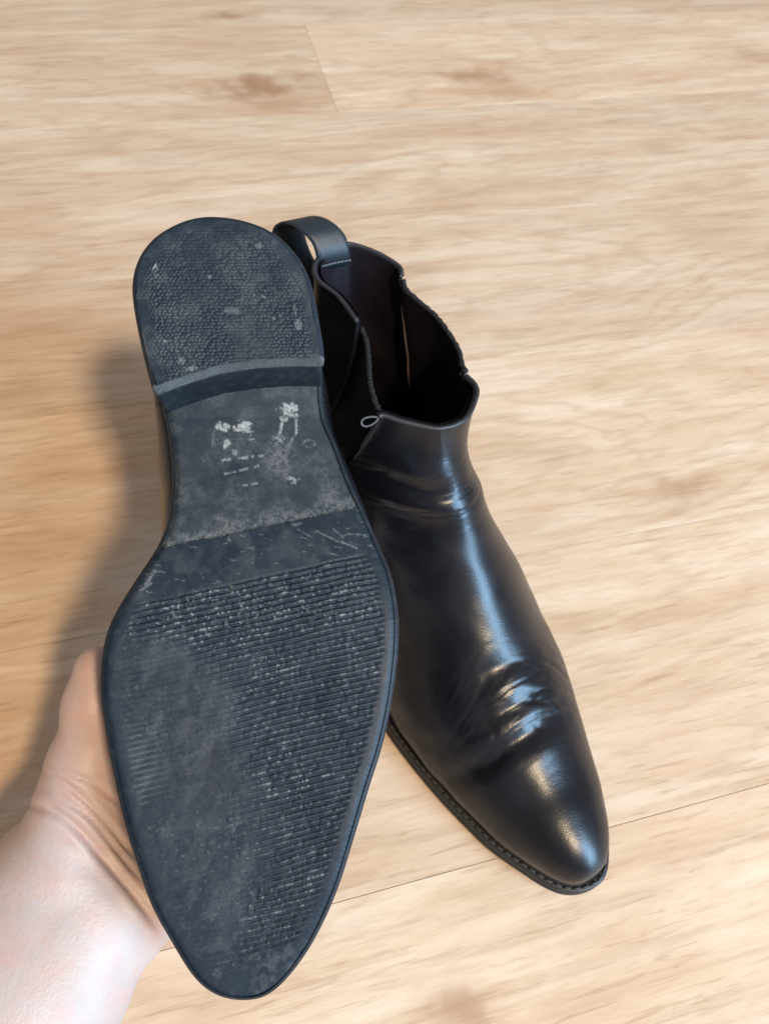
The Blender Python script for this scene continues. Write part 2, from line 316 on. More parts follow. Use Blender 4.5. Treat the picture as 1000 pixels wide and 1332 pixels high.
def upper_grid(NS=300, rim_shift=0.0):
    s = np.linspace(0, 1, NS); s = np.where(s < .12, s*s/.12*.5 + s*.5, s)
    pby, pbz, pty, ptz = (pchip(SK, a, s) for a in (PBY, PBZ, PTY, PTZ))
    ct = pchip(SK, CT, s); wm = pchip(SK, WM, s)
    ins = pchip([0, .15, .5, .7, 1], [.0045, .0045, .0025, .002, .002], s)
    xl4, xr4, a4, b4 = lr(inset(.0042)); xl2, xr2, a2, b2 = lr(inset(.002))
    k = sstep(.3, .6, s); yb4 = np.clip(pby, a4, b4); yb2 = np.clip(pby, a2, b2)
    xl = xl4(yb4)*(1-k) + xl2(yb2)*k; xr = xr4(yb4)*(1-k) + xr2(yb2)*k
    cb = (xl + xr)/2; wb = (xr - xl)/2
    cb = np.where(s > .75, pchip([.75, .85, 1], [float(np.interp(.75, s, cb)), .007, .012], s), cb)
    wb = wb*(1 - sstep(.735, .757, s))
    q = sstep(.34, .5, s)
    W = np.maximum(wb*1.015, 0)*(1-q) + np.maximum(wm, 0)*q
    W = np.where(s < .34, wb*1.015, W)
    vm = pchip([0, .2, .45, .6, .7, .76, .85, 1], [.25, .16, .20, .32, .42, .48, .5, .5], s)
    p = pchip([0, .15, .4, .6, .75, 1], [2.0, 1.75, 1.30, 1.5, 1.9, 2.0], s)
    qq = pchip([0, .15, .4, .6, .75, 1], [2.0]*6, s)
    vb = pchip([.64, .71, .755, .81, 1.0], [0, .44, .50, .42, .30], s); vf = pchip([.64, .71, .755, .81, 1], [0, .44, .535, .66, .79], s)
    vb = np.where(s < .64, 0, vb); vf = np.where(s < .64, 0, vf)
    tq = 1-np.cos(np.pi/2*np.linspace(0, 1, NQ)); tg = np.linspace(0, 1, NG); t = np.linspace(0, 1, NF); tf = .55*np.sin(np.pi/2*t) + .45*(.5-.5*np.cos(np.pi*t))
    out = []
    for side, RIM in ((-1, RIML), (1, RIMR)):
        v = np.concatenate([vb[:, None]*tq, vb[:, None] + (vf-vb)[:, None]*tg, vf[:, None] + (1-vf)[:, None]*tf], 1)
        vm_, p_, q_, W_, wb_2 = (a[:, None] for a in (vm, p, qq, W, wb))
        hi = np.clip(1 - np.clip((v-vm_)/(1-vm_), 0, 1)**p_, 0, 1)**(1/q_)
        lo = np.sqrt(np.clip(1-(1-np.clip(v/vm_, 0, 1))**2, 0, 1))
        w = np.where(v >= vm_, W_*hi, wb_2 + (W_-wb_2)*lo)
        X = cb[:, None]*(1-v) + ct[:, None]*v + side*w
        Y = pby[:, None]*(1-v) + pty[:, None]*v; Z = pbz[:, None]*(1-v) + ptz[:, None]*v
        cu = np.vstack([crom(np.array(R)/1000, n) for R, n in zip(RIM, (NQ, NG, NF))])
        # re-time the rim so that back and front segments keep the column spacing
        seg = [tq, tg, tf]; st = 0
        for R, n, tt in zip(RIM, (NQ, NG, NF), seg):
            cr = crom(np.array(R)/1000, 200); u = np.linspace(0, 1, 200)
            for kx in range(3): cu[st:st+n, kx] = np.interp(tt, u, cr[:, kx])
            st += n
        cu = cu.copy(); cu[:, 0] += rim_shift
        bl = sstep(.78, 1.0, s)[:, None]
        X = X + bl*(cu[:, 0]-X[-1])[None]; Y = Y + bl*(cu[:, 1]-Y[-1])[None]; Z = Z + (bl**1.5)*(cu[:, 2]-Z[-1])[None]
        out.append(np.stack([X, Y, Z], -1))
    return s, out

def grid_normals(G):
    du = np.gradient(G, axis=0); dv = np.gradient(G, axis=1); n = np.cross(du, dv)
    l = np.linalg.norm(n, axis=-1, keepdims=True); n = n/np.maximum(l, 1e-12); n[l[..., 0] < 2e-9] = 0
    return n

CREASES = [
   ( [(-18.3, 93.0, 119.3), (-8.7, 111.9, 124.3), (0.5, 122.0, 125.8), (13.8, 127.0, 125.1)] , 1.8, 5),  # ankle [3.6, 3.9, 3.9, 3.4]
   ( [(-13.9, 108.6, 113.5), (-7.8, 118.6, 115.8), (-0.0, 126.2, 118.6), (10.8, 133.5, 117.2)] , -1.0, 4.5),  # ankleb [3.4, 3.6, 3.8, 2.5]
   ( [(-12.2, 122.2, 101.8), (-2.6, 133.4, 106.9), (5.7, 137.3, 110.6)] , 0.7, 6),  # ankle2 [2.2, 3.5, 3.1]
   ( [(-20.0, 200.4, 49.9), (-10.5, 199.1, 58.2), (-0.6, 196.5, 64.2), (12.0, 197.3, 65.8), (21.6, 198.3, 63.3)] , 1.2, 5.5),  # A [3.4, 1.7, 3.6, 3.2, 2.7]
   ( [(-22.6, 206.6, 43.7), (-9.7, 212.0, 53.2), (3.8, 214.8, 57.4), (12.9, 214.1, 57.8), (22.9, 214.6, 54.8)] , 0.9, 4.5),  # B [3.3, 3.6, 2.9, 3.5, 3.2]
   ( [(-36.0, 224.0, 17.8), (-28.9, 226.7, 32.4), (-18.6, 228.9, 42.9), (-7.5, 228.7, 49.7), (5.0, 228.9, 52.6), (17.8, 227.6, 51.7), (29.1, 229.1, 45.9)] , 2.1, 4.8),  # C [3.1, 3.3, 3.6, 1.7, 3.6, 3.9, 3.2]
   ( [(-22.9, 189.3, 50.1), (-13.4, 191.3, 58.7), (-5.9, 194.5, 62.6)] , 0.5, 6),  # D [2.1, 3.6, 2.3]
   ( [(-23.5, 253.5, 31.7), (-9.3, 257.2, 42.6), (9.3, 258.0, 44.9), (24.6, 261.0, 37.2)] , 0.7, 9),  # F [3.7, 2.5, 3.0, 3.7]
   ( [(-12.3, 130.7, 93.5), (-6.4, 144.6, 91.1), (-0.1, 150.5, 92.7)] , 0.6, 8),  # E [2.6, 2.8, 3.4]
]   # (polyline mm, depth mm, width mm)
def crease(V, Nn):
    d = np.zeros(len(V))
    for pl, dep, wid in CREASES:
        P = crom(np.array(pl)/1000, 60); dd = np.sqrt(((V[:, None] - P[None])**2).sum(2)); k = dd.argmin(1); dm = dd[np.arange(len(V)), k]
        fade = np.sin(np.pi*np.clip(k/59, 0.03, .97))**.6
        d += -dep/1000*fade*np.exp(-(dm/(wid/1000))**2) + .30*dep/1000*fade*np.exp(-((dm-2.0*wid/1000)/(1.3*wid/1000))**2)
    # fine irregular wrinkles around the flex line and the ankle
    x, y, z = V[:, 0]*1000, V[:, 1]*1000, V[:, 2]*1000
    zone = np.exp(-((y-212)/22)**2)*sstep(20, 40, z); zank = np.exp(-((z-118)/15)**2)*sstep(60, 100, y)*(1-sstep(135, 150, y))
    n1 = 1-np.abs(2*fbm(x*.035+3, y*.22+z*.10, 3)-1); n2 = 1-np.abs(2*fbm(x*.09+30, y*.5+z*.3, 2)-1)
    n3 = 1-np.abs(2*fbm(x*.03+y*.02+60, z*.20-y*.09, 3)-1)
    return d - zone*(.00045*sstep(.80, .98, n1) + .00018*sstep(.8, .98, n2)) - zank*.00026*sstep(.82, .98, n3)

def build_boot(name, mirror, fine, rim_shift=0.0):
    root = bpy.data.objects.new(name, None); COL.objects.link(root); root.empty_display_size = .05
    sx = -1.0 if mirror else 1.0
    def add(nm, V, Fc, m, parent=root, smooth=True, weld=0, fix=True):
        V = np.array(V, float); V[:, 0] *= sx
        o = mesh_obj(nm, V, Fc, m, parent, smooth, weld)
        if fix: fix_normals(o)
        elif mirror: o.data.flip_normals()
        return o
    # --- outsole body
    rings = []
    for d, h in ((.0016, .0003), (.0005, .0007), (0, .0018), (.0002, .0035), (.0006, .0053), (.003, .0056), (.02, .0056)):
        P = inset(d if d < .01 else .006); rings.append(np.c_[P, zs(P[:, 1]) + h])
    V = np.vstack(rings[:-1]); n = len(OC); Fc = grid_faces(len(rings)-1, n, True).tolist()
    os_ = add('outsole', V, Fc, M_EDGEB)
    if not fine:
        X, Y, f2 = panel(0, 1, 60, 14, .0014, None, True); add('tread', np.c_[X.ravel(), Y.ravel(), (zs(Y)+.0002).ravel()], f2, M_RUBBER, os_)
    else:
        X, Y, f2 = panel(.056, 1, 600, 250, .0014, None)
        x, y = X.ravel()*1000, Y.ravel()*1000; dE = dist_edge(np.c_[X.ravel(), Y.ravel()])*1000
        q = y + .166*x
        z = zs(Y).ravel()*1000
        isf = q > 128.5 + 1.2*(fbm(x*.15, y*.15)-.5)                     # forefoot half sole stands proud of the shank
        z = z + np.where(isf, 0, .5)
        z += np.exp(-((dE-1.2)/1.6)**2)*1.0*np.where(dE < 6, 1, 0)         # rolled edge
        # ridges
        qq = q + 1.2*(fbm(x*.06, y*.06)-.5) + .12*(fbm(x*.35, y*.35)-.5)
        ph = ((qq - 147.2)/2.22) % 1.0; row = np.floor((qq - 147.2)/2.22 + .5); rc = row*7.31          # noise that runs along each ridge
        xa, ya = x*.83 + y*.55, y*.83 - x*.55                                                        # turned axes for specks
        wear = np.clip(sstep(-12, 20, x + 34*(fbm(x*.05+3, y*.05)-.5) + 20*np.exp(-((y-160)/14)**2)) + .9*np.exp(-((y-150)/9)**2) + .25*np.exp(-((x+33)/6)**2)*sstep(.35, .6, fbm(x*.1, y*.05+7)), 0, 1)
        wear = np.maximum(wear, .10)
        wear *= 1 - .55*np.exp(-(((x-8)/9)**2 + ((y-235)/22)**2))
        inside = sstep(147.5, 148.4, qq)*(1-sstep(286.5, 289, y + .32*x + 3*(fbm(x*.2, y*.2)-.5)))*sstep(5.5, 8.0, dE + 2.0*(fbm(x*.3, y*.3)-.5))
        groove = np.exp(-((ph-.5)/.15)**2)
        chew = sstep(.25, .60, vnoise(x*.33 + rc, rc))
        amp = inside*wear*(.58+.42*chew)
        z += .95*groove*amp
        ridge = np.exp(-((ph-.95)/.15)**2) + np.exp(-((ph+.05)/.15)**2)
        chip = sstep(.62, .8, vnoise(x*.62 + rc*1.7, rc*.77))
        z -= .22*ridge*amp*(1-chip); z += .2*chip*amp
        z += .25*(fbm(x*.12, y*.12)-.5)
        # dust, chalky marks, paint, and ridge glints put into the colour
        dust_glint = np.zeros_like(x)
        dens = sstep(.35, .65, fbm(x*.05+20, y*.05))*.7 + .8*np.exp(-((y-158)/9)**2)
        dash_ = sstep(.58, .86, .4*vnoise(x*.30 + rc*2.3, rc*1.9) + .6*vnoise(x*1.3 + rc, rc*.3))
        dust_glint += inside*np.clip(wear, 0, 1)*dash_*ridge*np.clip(dens+.4, 0, 1)*.8  # pale dashes along ridge tops: painted glints mixed with dust
        spk = sstep(.72, .86, fbm(xa*1.1, ya*1.1+11)); dust_glint += inside*spk*.8*np.clip(dens-.1, 0, 1)*(.35+.65*wear)
        dust_glint += inside*(1-wear)*.07*sstep(.4, .8, fbm(xa*.25, ya*.12+3))
        dust_glint += .08*inside*sstep(.4, .7, fbm(x*.08, y*.08+33))*ridge*amp
        # faded ridge tips still show on the worn side
        dust_glint += inside*(1-wear)*.20*ridge*np.exp(-((x+31)/7)**2)*sstep(.4, .65, fbm(x*.12, y*.06+60))
        sh = ~isf
        brk = sstep(.30, .55, fbm(x*.9, y*.9+70))
        def blob(cx, cy, rx, ry, a, rag=.8):
            e = np.sqrt(((x-cx)/rx)**2 + ((y-cy)/ry)**2) + rag*(fbm(x*.7+cx, y*.7+cy)-.5)*1.6
            return a*(1-sstep(.7, 1.05, e))
        def line(x0, y0, x1, y1, w, a):
            t = np.clip(((x-x0)*(x1-x0)+(y-y0)*(y1-y0))/((x1-x0)**2+(y1-y0)**2), 0, 1)
            e = np.hypot(x-x0-t*(x1-x0), y-y0-t*(y1-y0)); return a*(1-sstep(w*.6, w, e + .5*(fbm(x*1.2, y*1.2)-.5)))
        S = np.zeros_like(x)
        for bl in ((1.1, 82.2, 3.0, 2.2, .85), (10, 82.5, 4.2, 2.6, .95), (28.7, 75.2, 4.0, 3.2, .95), (26.5, 79, 1.8, 1.6, .9), (2.9, 89.6, 1.7, 2.4, .8), (5.5, 93.5, 1.6, 1.4, .45), (31.7, 78.2, 1.1, 1.0, .9), (24.0, 88.5, 2.6, 2.6, .5), (28.8, 106.5, 2.6, 1.8, .55)):
            S = np.maximum(S, blob(*bl)*np.where(bl[4] > .7, .35+.65*brk, brk))
        for ll in ((26.1, 79.6, 24.4, 86.5, .8, .7), (31.7, 78, 31.4, 86, .65, .6), (31.2, 86, 27.5, 92, .7, .35), (27.5, 92, 26, 106, 1.2, .22), (-2, 83, -3.2, 91, .5, .25)):
            S = np.maximum(S, line(*ll)*(.4+.6*brk))
        # what is left of a stamped mark: illegible dashes
        dash = sstep(.42, .58, vnoise(x*.85+3, y*.3+8))
        for ll, a in (((1.2, 96.6, 17.0, 95.2, .75), .55), ((2.0, 102.5, 15.4, 99.6, .6), .42), ((8.5, 107.9, 15.2, 107, .5), .5), ((11.2, 84.9, 13.6, 84.6, .35), .5), ((13.4, 84.7, 11.6, 88.0, .3), .4), ((11.4, 88.1, 13.8, 87.9, .35), .5)):
            S = np.maximum(S, line(*ll, a)*(dash if ll[2]-ll[0] > 4 else 1))
        e = np.hypot((x-36.5)/2.2, (y-90.7)/1.7); S = np.maximum(S, .35*np.exp(-((e-1)/.22)**2)*brk)
        haze = .30*np.exp(-(((x-24)/7)**2 + ((y-97)/9)**2)) + .17*np.exp(-((q-127)/3.2)**2)*(.4+.6*brk) + .10*sstep(.45, .7, fbm(x*.09, y*.09+50))
        haze += .12*np.exp(-((q-122)/6)**2)*sstep(.4, .6, fbm(x*.12+8, y*.12))
        S = np.maximum(S, haze*(.3+.7*brk)*sstep(.2, .6, fbm(x*.35, y*.35+20)+.15))
        dust_glint = np.where(sh, S, dust_glint)
        fore = isf & (inside < .02) & (q < 150)
        sc = .22*sstep(.72, .8, fbm(x*.18+.5*y, y*.9-.3*x)) + .06*sstep(.3, .8, fbm(x*.2, y*.2+90))
        for ll in ((38, 128.5, 46, 133, .35, .5), (44, 127.5, 48, 131.5, .3, .45), (30, 127, 36, 131, .3, .4), (47, 133, 53, 136, .5, .5), (-28, 146, -25, 141, .9, .5), (-30, 148, -26, 145.5, .6, .45)): sc = np.maximum(sc, .55*line(*ll))
        dust_glint = np.where(fore, sc, dust_glint)
        toe = isf & (y + .32*x > 286); dust_glint = np.where(toe, .08*sstep(.5, .7, fbm(x*.3, y*.3)), dust_glint)
        dust_glint = np.clip(dust_glint, 0, 1)
        V = np.c_[X.ravel(), Y.ravel(), z/1000]; f2 = np.array(f2); ff = isf[f2].all(1)
        for nm, sel, m in (('tread', ff, M_RUBBER), ('shank', ~ff, M_SHANK)):
            fs = f2[sel]; u, inv = np.unique(fs, return_inverse=True)
            o = add(nm, V[u], inv.reshape(-1, 4), m, os_)
            a = o.data.attributes.new('dust_glint', 'FLOAT', 'POINT'); a.data.foreach_set('value', dust_glint[u].astype(np.float32))
        X, Y, f2 = panel(0, .0585, 20, 10, .0014, None); add('heel_seat', np.c_[X.ravel(), Y.ravel(), (zs(Y)+.0006).ravel()], f2, M_EDGEB, os_)
    # --- heel: stack and rubber top lift
    def breast(xm, h):      # y of the front face of the heel at height h (0 ground, 1 sole)
        return np.interp(xm, [-30, -22.7, -10.9, 2.4, 15.9, 29.4, 43.1, 50], [72.5, 70, 65.7, 61.8, 60, 59.4, 59.8, 60])/1000 + .0060*h
    def heel_ring(ins_, h, z):
        xl, xr, a, b2 = lr(inset(ins_)); t = np.linspace(0, 1, 70)
        yl_ = breast(float(xl(.07))*1000, h); yr_ = breast(float(xr(.06))*1000, h)
        back = OC + ON*ins_; a0 = int(back[:, 1].argmin()); Q = np.roll(back, -a0 - len(back)//2, 0)
        Q = Q[Q[:, 1] < .09]
        if Q[0, 0] > Q[-1, 0]: Q = Q[::-1]
        L_ = Q[:int(Q[:, 1].argmin())+1]; R_ = Q[int(Q[:, 1].argmin()):]
        L_ = L_[L_[:, 1] < yl_ - .0006]; R_ = R_[R_[:, 1] < yr_ - .0006]
        ring = crom(np.vstack([[(float(xl(yl_)), yl_)], L_, R_[1:], [(float(xr(yr_)), yr_)]]), 150)
        xs_ = np.linspace(ring[-1, 0], ring[0, 0], 42)[1:-1]
        fr = np.c_[xs_, breast(xs_*1000, h)]
        P = np.vstack([ring, fr]); return np.c_[P, np.full(len(P), z)]
    def stack(levels): 
        R = [heel_ring(*l) for l in levels]; n = len(R[0]); V = np.vstack(R); Fc = grid_faces(len(R), n, True).tolist()
        return V, Fc, n
    V, Fc, n = stack([(.0016, .32, .0064), (.0012, .34, .0066), (.0010, .6, .012), (.0008, .95, .0185), (.0010, 1.0, .0207)])
    hb = add('heel_block', V, Fc + [list(range(n))], M_EDGEB)
    lv = [(.0018, .0, .0000), (.0006, .02, .0007), (.0, .06, .0018), (.0002, .28, .0055), (.0008, .31, .0064)]
    V, Fc, n = stack(lv); tl = add('top_lift', V, Fc, M_RUBBER, hb)
    xx, yy = V[:, 0]*1000, V[:, 1]*1000; fr_ = (V[:, 1] > breast(xx, 0) - .0008) & (V[:, 2] < .0058)
    a = tl.data.attributes.new('dust_glint', 'FLOAT', 'POINT'); a.data.foreach_set('value', np.where(fr_, .16 + .22*fbm(xx*.3, V[:, 2]*400), 0).astype(np.float32))
    # top lift face: pebbled rubber
    ny, nx = (230, 220) if fine else (24, 16)
    xl, xr, a, b2 = lr(inset(.0018)); u = np.linspace(0, 1, nx); t = np.linspace(0, 1, ny); t = t*.9 + .1*(1-np.cos(np.pi/2*t))
    # columns across, each running from the back edge to the breast
    Xb = xl(.035) + (xr(.035)-xl(.035))*(.5-.5*np.cos(np.pi*u))
    bk = OC + ON*.0018; bk = bk[bk[:, 1] < .034]; bk = bk[np.argsort(bk[:, 0])]
    yb = np.interp(Xb, bk[:, 0], bk[:, 1]); yf = breast(Xb*1000, 0)
    Y = yb[None]*(1-t[:, None]) + yf[None]*t[:, None]
    lo_, hi_ = xl(Y), xr(Y); uu = (Xb - Xb[0])/(Xb[-1]-Xb[0])
    wv_ = sstep(.030, .050, Y); X = Xb[None]*(1-wv_) + (lo_ + (hi_-lo_)*uu[None])*wv_
    Y = yb[None]*(1-t[:, None]) + breast(X*1000, 0)*t[:, None]
    x, y = X.ravel()*1000, Y.ravel()*1000; z = np.zeros_like(x); dE = dist_edge(np.c_[X.ravel(), Y.ravel()])*1000
    if fine:
        sp = 1.55; gx = x/sp; gy = y/(sp*.866); row = np.floor(gy); best = np.full(len(x), 9.0)
        for dr in (-1, 0, 1):
            rr = row + dr; cx_ = np.floor(gx - .5*(rr % 2)) 
            for dc in (0, 1):
                px_ = (cx_ + dc + .5*(rr % 2)) + .75*(vnoise(rr*3.1, (cx_+dc)*2.3)-.5); py_ = (rr + .5) + .6*(vnoise(rr*1.7+9, (cx_+dc)*3.3)-.5)
                best = np.minimum(best, np.hypot(gx - px_, (gy - py_)*.866))
        bumpy = np.clip(1-(best/.52)**2, 0, 1)
        wr = sstep(3.0, 8, dE)*(1-.55*np.exp(-(((x+2)/14)**2 + ((y-12)/9)**2)))*(.45+.75*sstep(.3, .7, fbm(x*.06, y*.06+12)))
        z = -.36*bumpy*wr + .2*(fbm(x*.1, y*.1)-.5)
        z += .10*np.exp(-((dE-1.8)/1.2)**2)
        dust_glint = .12*sstep(.35, .85, fbm(x*.15+4, y*.15))*(.2+.8*bumpy) + .8*sstep(.84, .90, vnoise((x*.8+y*.55)*.8+31, (y*.8-x*.55)*.8))*sstep(.6, .8, fbm(x*.09, y*.09+30))
        def blob2(cx, cy, rx, ry, a): 
            e = np.hypot((x-cx)/rx, (y-cy)/ry) + .7*(fbm(x*.8, y*.8+cx)-.5); return .5*a*(1-sstep(.6, 1, e))
        for bl in ((34, 46, 1.6, 3.2, .5), (33, 40, .7, 3, .35), (20, 13, 2.5, 1.6, .4), (8, 40, 4, 2, .35), (-12, 60, 2, 1.5, .5), (-8, 63, 2.5, 1.2, .6), (0, 26, 1, .8, .6), (-18, 52, 1.2, .8, .7)):
            dust_glint = np.maximum(dust_glint, blob2(*bl))
        dust_glint = np.clip(dust_glint, 0, 1)
    o = add('top_lift_face', np.c_[X.ravel(), Y.ravel(), z/1000 + .00002], grid_faces(ny, nx), M_RUBBER, hb)
    if fine:
        a = o.data.attributes.new('dust_glint', 'FLOAT', 'POINT'); a.data.foreach_set('value', dust_glint.astype(np.float32))
    # --- welt with stitching
    rings = []
    for d, h in ((.0008, .0058), (.0003, .0066), (.0004, .0080), (.0010, .0088), (.0030, .0090), (.0052, .0090), (.0062, .0086)):
        P = inset(d); rings.append(np.c_[P, zs(P[:, 1]) + h])
    we = add('welt', np.vstack(rings), grid_faces(len(rings), len(OC), True), M_WELT)
    P = crom(inset(.0022), 150, True); V, Fc = [], []
    for k in range(len(P)):
        if P[k, 1] < .115: continue
        t_ = P[(k+1) % len(P)] - P[k-1]; t_ /= np.linalg.norm(t_)
        a_, b_ = P[k] - t_*.0019, P[k] + t_*.0019; ln_ = np.linspace(0, 1, 5)
        pts = np.c_[a_[0]+(b_[0]-a_[0])*ln_, a_[1]+(b_[1]-a_[1])*ln_, zs(P[k, 1]) + .0090 + .0006*np.sin(np.pi*ln_) - .0002]
        v_, f_ = tube(pts, np.array([.0004, .00065, .0007, .00065, .0004]), 6); o_ = len(V)
        V += v_.tolist(); Fc += [[i+o_ for i in f] for f in f_]
    st = add('welt_stitching', V, Fc, M_THREAD, we); st['kind'] = 'stuff'
    # --- insole
    X, Y, f2 = panel(0, .2, 30, 10, .0075, None, True); add('insole', np.c_[X.ravel(), Y.ravel(), (zs(Y)+.0105).ravel()], f2, M_LINING)
    # --- upper
    s, (GL, GR) = upper_grid(300, rim_shift)
    NC = NQ+NG+NF; iq = int(np.searchsorted(s, .64)); ig = int(np.searchsorted(s, .716))
    parts = {'vamp': ([], []), 'quarter': ([], []), }
    tops = {}
    def joined():          # displace both halves as one sheet so that they still meet along the ridge
        J = np.concatenate([GL, GR[:, ::-1][:, 1:]], 1); n = grid_normals(J); cen = J.mean(1, keepdims=True)
        if ((J-cen)*n).sum() < 0: n = -n
        return J, n
    J_, n_ = joined(); w0 = GL.shape[1]
    if not fine:
        d = crease(J_.reshape(-1, 3), None).reshape(J_.shape[:2]); J_ = J_ + n_*d[..., None]
    wob = (fbm(J_[..., 1]*42, J_[..., 2]*55+J_[..., 0]*30, 2)-.5)*.0016*sstep(.02, .2, s)[:, None]*(1-sstep(.9, 1, s))[:, None]
    J_ = J_ + n_*wob[..., None]
    for side, G, n in ((-1, J_[:, :w0], n_[:, :w0]), (1, J_[:, w0-1:][:, ::-1], n_[:, w0-1:][:, ::-1])):
        tops[side] = G
        def sub(c0, c1, i0, i1=None, offs=0.0):
            A = (G + n*offs)[i0:i1, c0:c1]; return A.reshape(-1, 3), grid_faces(A.shape[0], A.shape[1])
        for nm, (c0, c1, i0) in dict(vamp=(NQ+NG, NC, 0), quarter=(0, NQ, iq)).items():
            v_, f_ = sub(c0, c1, i0); o_ = sum(len(a) for a in parts[nm][0]); parts[nm][0].append(v_); parts[nm][1].append(f_ + o_)
        v_, f_ = sub(NQ, NQ+NG, ig, None, -.0012)
        g_ = add('elastic_gore', v_, f_, M_GORE, weld=1e-6)
        md = g_.modifiers.new('thick', 'SOLIDIFY'); md.thickness = .0014; md.offset = -1
        # lining
        v_, f_ = sub(0, NC, int(np.searchsorted(s, .725)), None, -.0030)
        parts.setdefault('lining', ([], [])); o_ = sum(len(a) for a in parts['lining'][0]); parts['lining'][0].append(v_); parts['lining'][1].append(f_ + o_)
    def outward(o):       # orient a sheet so its normals point away from the boot's middle
        me = o.data; co = np.empty(len(me.polygons)*3); no = co.copy(); me.polygons.foreach_get('center', co); me.polygons.foreach_get('normal', no)
        co = co.reshape(-1, 3); no = no.reshape(-1, 3); c_ = np.c_[np.full(len(co), sx*.01), np.clip(co[:, 1], .06, .26), np.where(co[:, 1] > .12, .03, .09)]
        if ((co-c_)*no).sum() < 0: me.flip_normals()
    for nm, m in (('vamp', M_LEATHER), ('quarter', M_QUARTER), ('lining', M_LINING)):
        V = np.vstack(parts[nm][0]); Fc = np.vstack(parts[nm][1])
        o = add(nm, V, Fc, m, weld=2e-5); outward(o)
        if nm != 'lining':
            md = o.modifiers.new('thick', 'SOLIDIFY'); md.thickness = .0018; md.offset = -1
    for o in [c_ for c_ in root.children if c_.name.startswith('elastic_gore')]: outward(o)
    # rolled top edges
    L_, R_ = tops[-1][-1], tops[1][-1]
    for nm, P in (('top_binding', np.vstack([L_[NQ+NG:], R_[NQ+NG:][::-1][1:]])), ('top_binding', np.vstack([L_[:NQ][::-1], R_[1:NQ]]))):
        P = P[np.r_[True, np.linalg.norm(np.diff(P, axis=0), axis=1) > 2e-4]]
        cen = P.mean(0); v_, f_ = tube(crom(P, 110) + np.array([0, 0, -.0003]), .0012, 8); add(nm, v_, f_, M_EDGE)
    for P in (L_[NQ:NQ+NG], R_[NQ:NQ+NG]):
        P = P[np.r_[True, np.linalg.norm(np.diff(P, axis=0), axis=1) > 2e-4]]; Pc = crom(P, 90)
        Pc = Pc + .0004*np.c_[vnoise(np.arange(90)*.7, np.zeros(90)), vnoise(np.arange(90)*.9, np.ones(90)*4), vnoise(np.arange(90)*.8, np.ones(90)*9)]
        inw = np.array([.014+rim_shift, .06, .15]) - Pc; inw /= np.linalg.norm(inw, axis=1)[:, None]
        v_, f_ = tube(Pc + inw*.0018, .0011*(1+.4*vnoise(np.arange(90)*.35, np.zeros(90))), 7); add('gore_edge', v_, f_, M_GORE)
    # seam threads inside, along the back edges of the gores
    for G in (tops[1],):
        P = G[int(np.searchsorted(s, .84)):, NQ-2]; cen = np.array([.014+rim_shift, .055, .13]); d_ = cen - P; d_ /= np.linalg.norm(d_, axis=1)[:, None]
        v_, f_ = tube(crom(P + d_*.0046, 40), .0006, 6); add('lining_seam', v_, f_, M_THREADL)
    # pull tab: a folded strap standing off the back rim
    prof = np.array([(.0045, -.0060), (.0040, .0), (.0010, .0045), (-.0060, .0090), (-.0160, .0085), (-.0240, .0030), (-.0270, -.0060), (-.0235, -.0155), (-.0145, -.0265), (-.0040, -.0370)])
    pr = crom(prof, 60); tn = np.gradient(pr, axis=0); tn /= np.linalg.norm(tn, axis=1)[:, None]; nn = np.stack([-tn[:, 1], tn[:, 0]], 1)
    wd = np.linspace(-.0088, .0088, 13); V = []
    for th in (.0008, -.0008):
        for k in range(60):
            for w_ in wd:
                e_ = 1 - .55*max(0, abs(w_)/.0088-.86)/.14
                pk = pr[k] + nn[k]*th*e_; lift = pk[1]
                V.append((.011 + rim_shift + w_*.98 - .36*(-pk[0])*sstep(-.002, .004, -pk[0]), -.0015 + pk[0]*.98 + .10*w_, .168 + lift - 14*w_*w_*0))
    a_ = grid_faces(60, 13); b_ = a_[:, ::-1] + 780; Fc = a_.tolist() + b_.tolist()
    for k in range(59):
        Fc += [[k*13, (k+1)*13, 780+(k+1)*13, 780+k*13], [k*13+12, 780+k*13+12, 780+(k+1)*13+12, (k+1)*13+12]]
    Fc += [[j, 780+j, 780+j+1, j+1] for j in range(12)] + [[59*13+j, 59*13+j+1, 780+59*13+j+1, 780+59*13+j] for j in range(12)]
    tb = add('pull_tab', V, Fc, M_TAB)
    V, Fc = [], []
    for k in range(9):
        w_ = -.0072 + .0144*k/8; t_ = np.linspace(-.0008, .0008, 4)
        pts = np.c_[.011 + rim_shift + w_ + t_, np.full(4, -.0015+.0062+.1*w_ + 8*w_*w_), np.full(4, .168-.0025)]; v_, f_ = tube(pts, .00045, 6); o_ = len(V); V += v_.tolist(); Fc += [[i+o_ for i in f] for f in f_]
    sti = add('stitching', V, Fc, M_LOOPT, tb); sti['kind'] = 'stuff'
    if not fine:   # loose thread loop where gore meets vamp
        p0 = tops[-1][-1][NQ+NG] ; a = np.linspace(0, 2*np.pi, 30)
        P = p0 + np.array([-.0034, -.0012, -.0030]) + .0040*np.cos(a)[:, None]*np.array([.80, .35, .48]) + .0019*(np.sin(a)*(1-.35*np.cos(a)))[:, None]*np.array([.15, .65, -.75])
        v_, f_ = tube(P, .00048, 6, True); add('thread_loop', v_, f_, M_LOOPT)
    return root

def place(root, org, x, y, z):
    root.matrix_world = Matrix([[x[i], y[i], z[i], org[i]] for i in range(3)] + [[0, 0, 0, 1]])

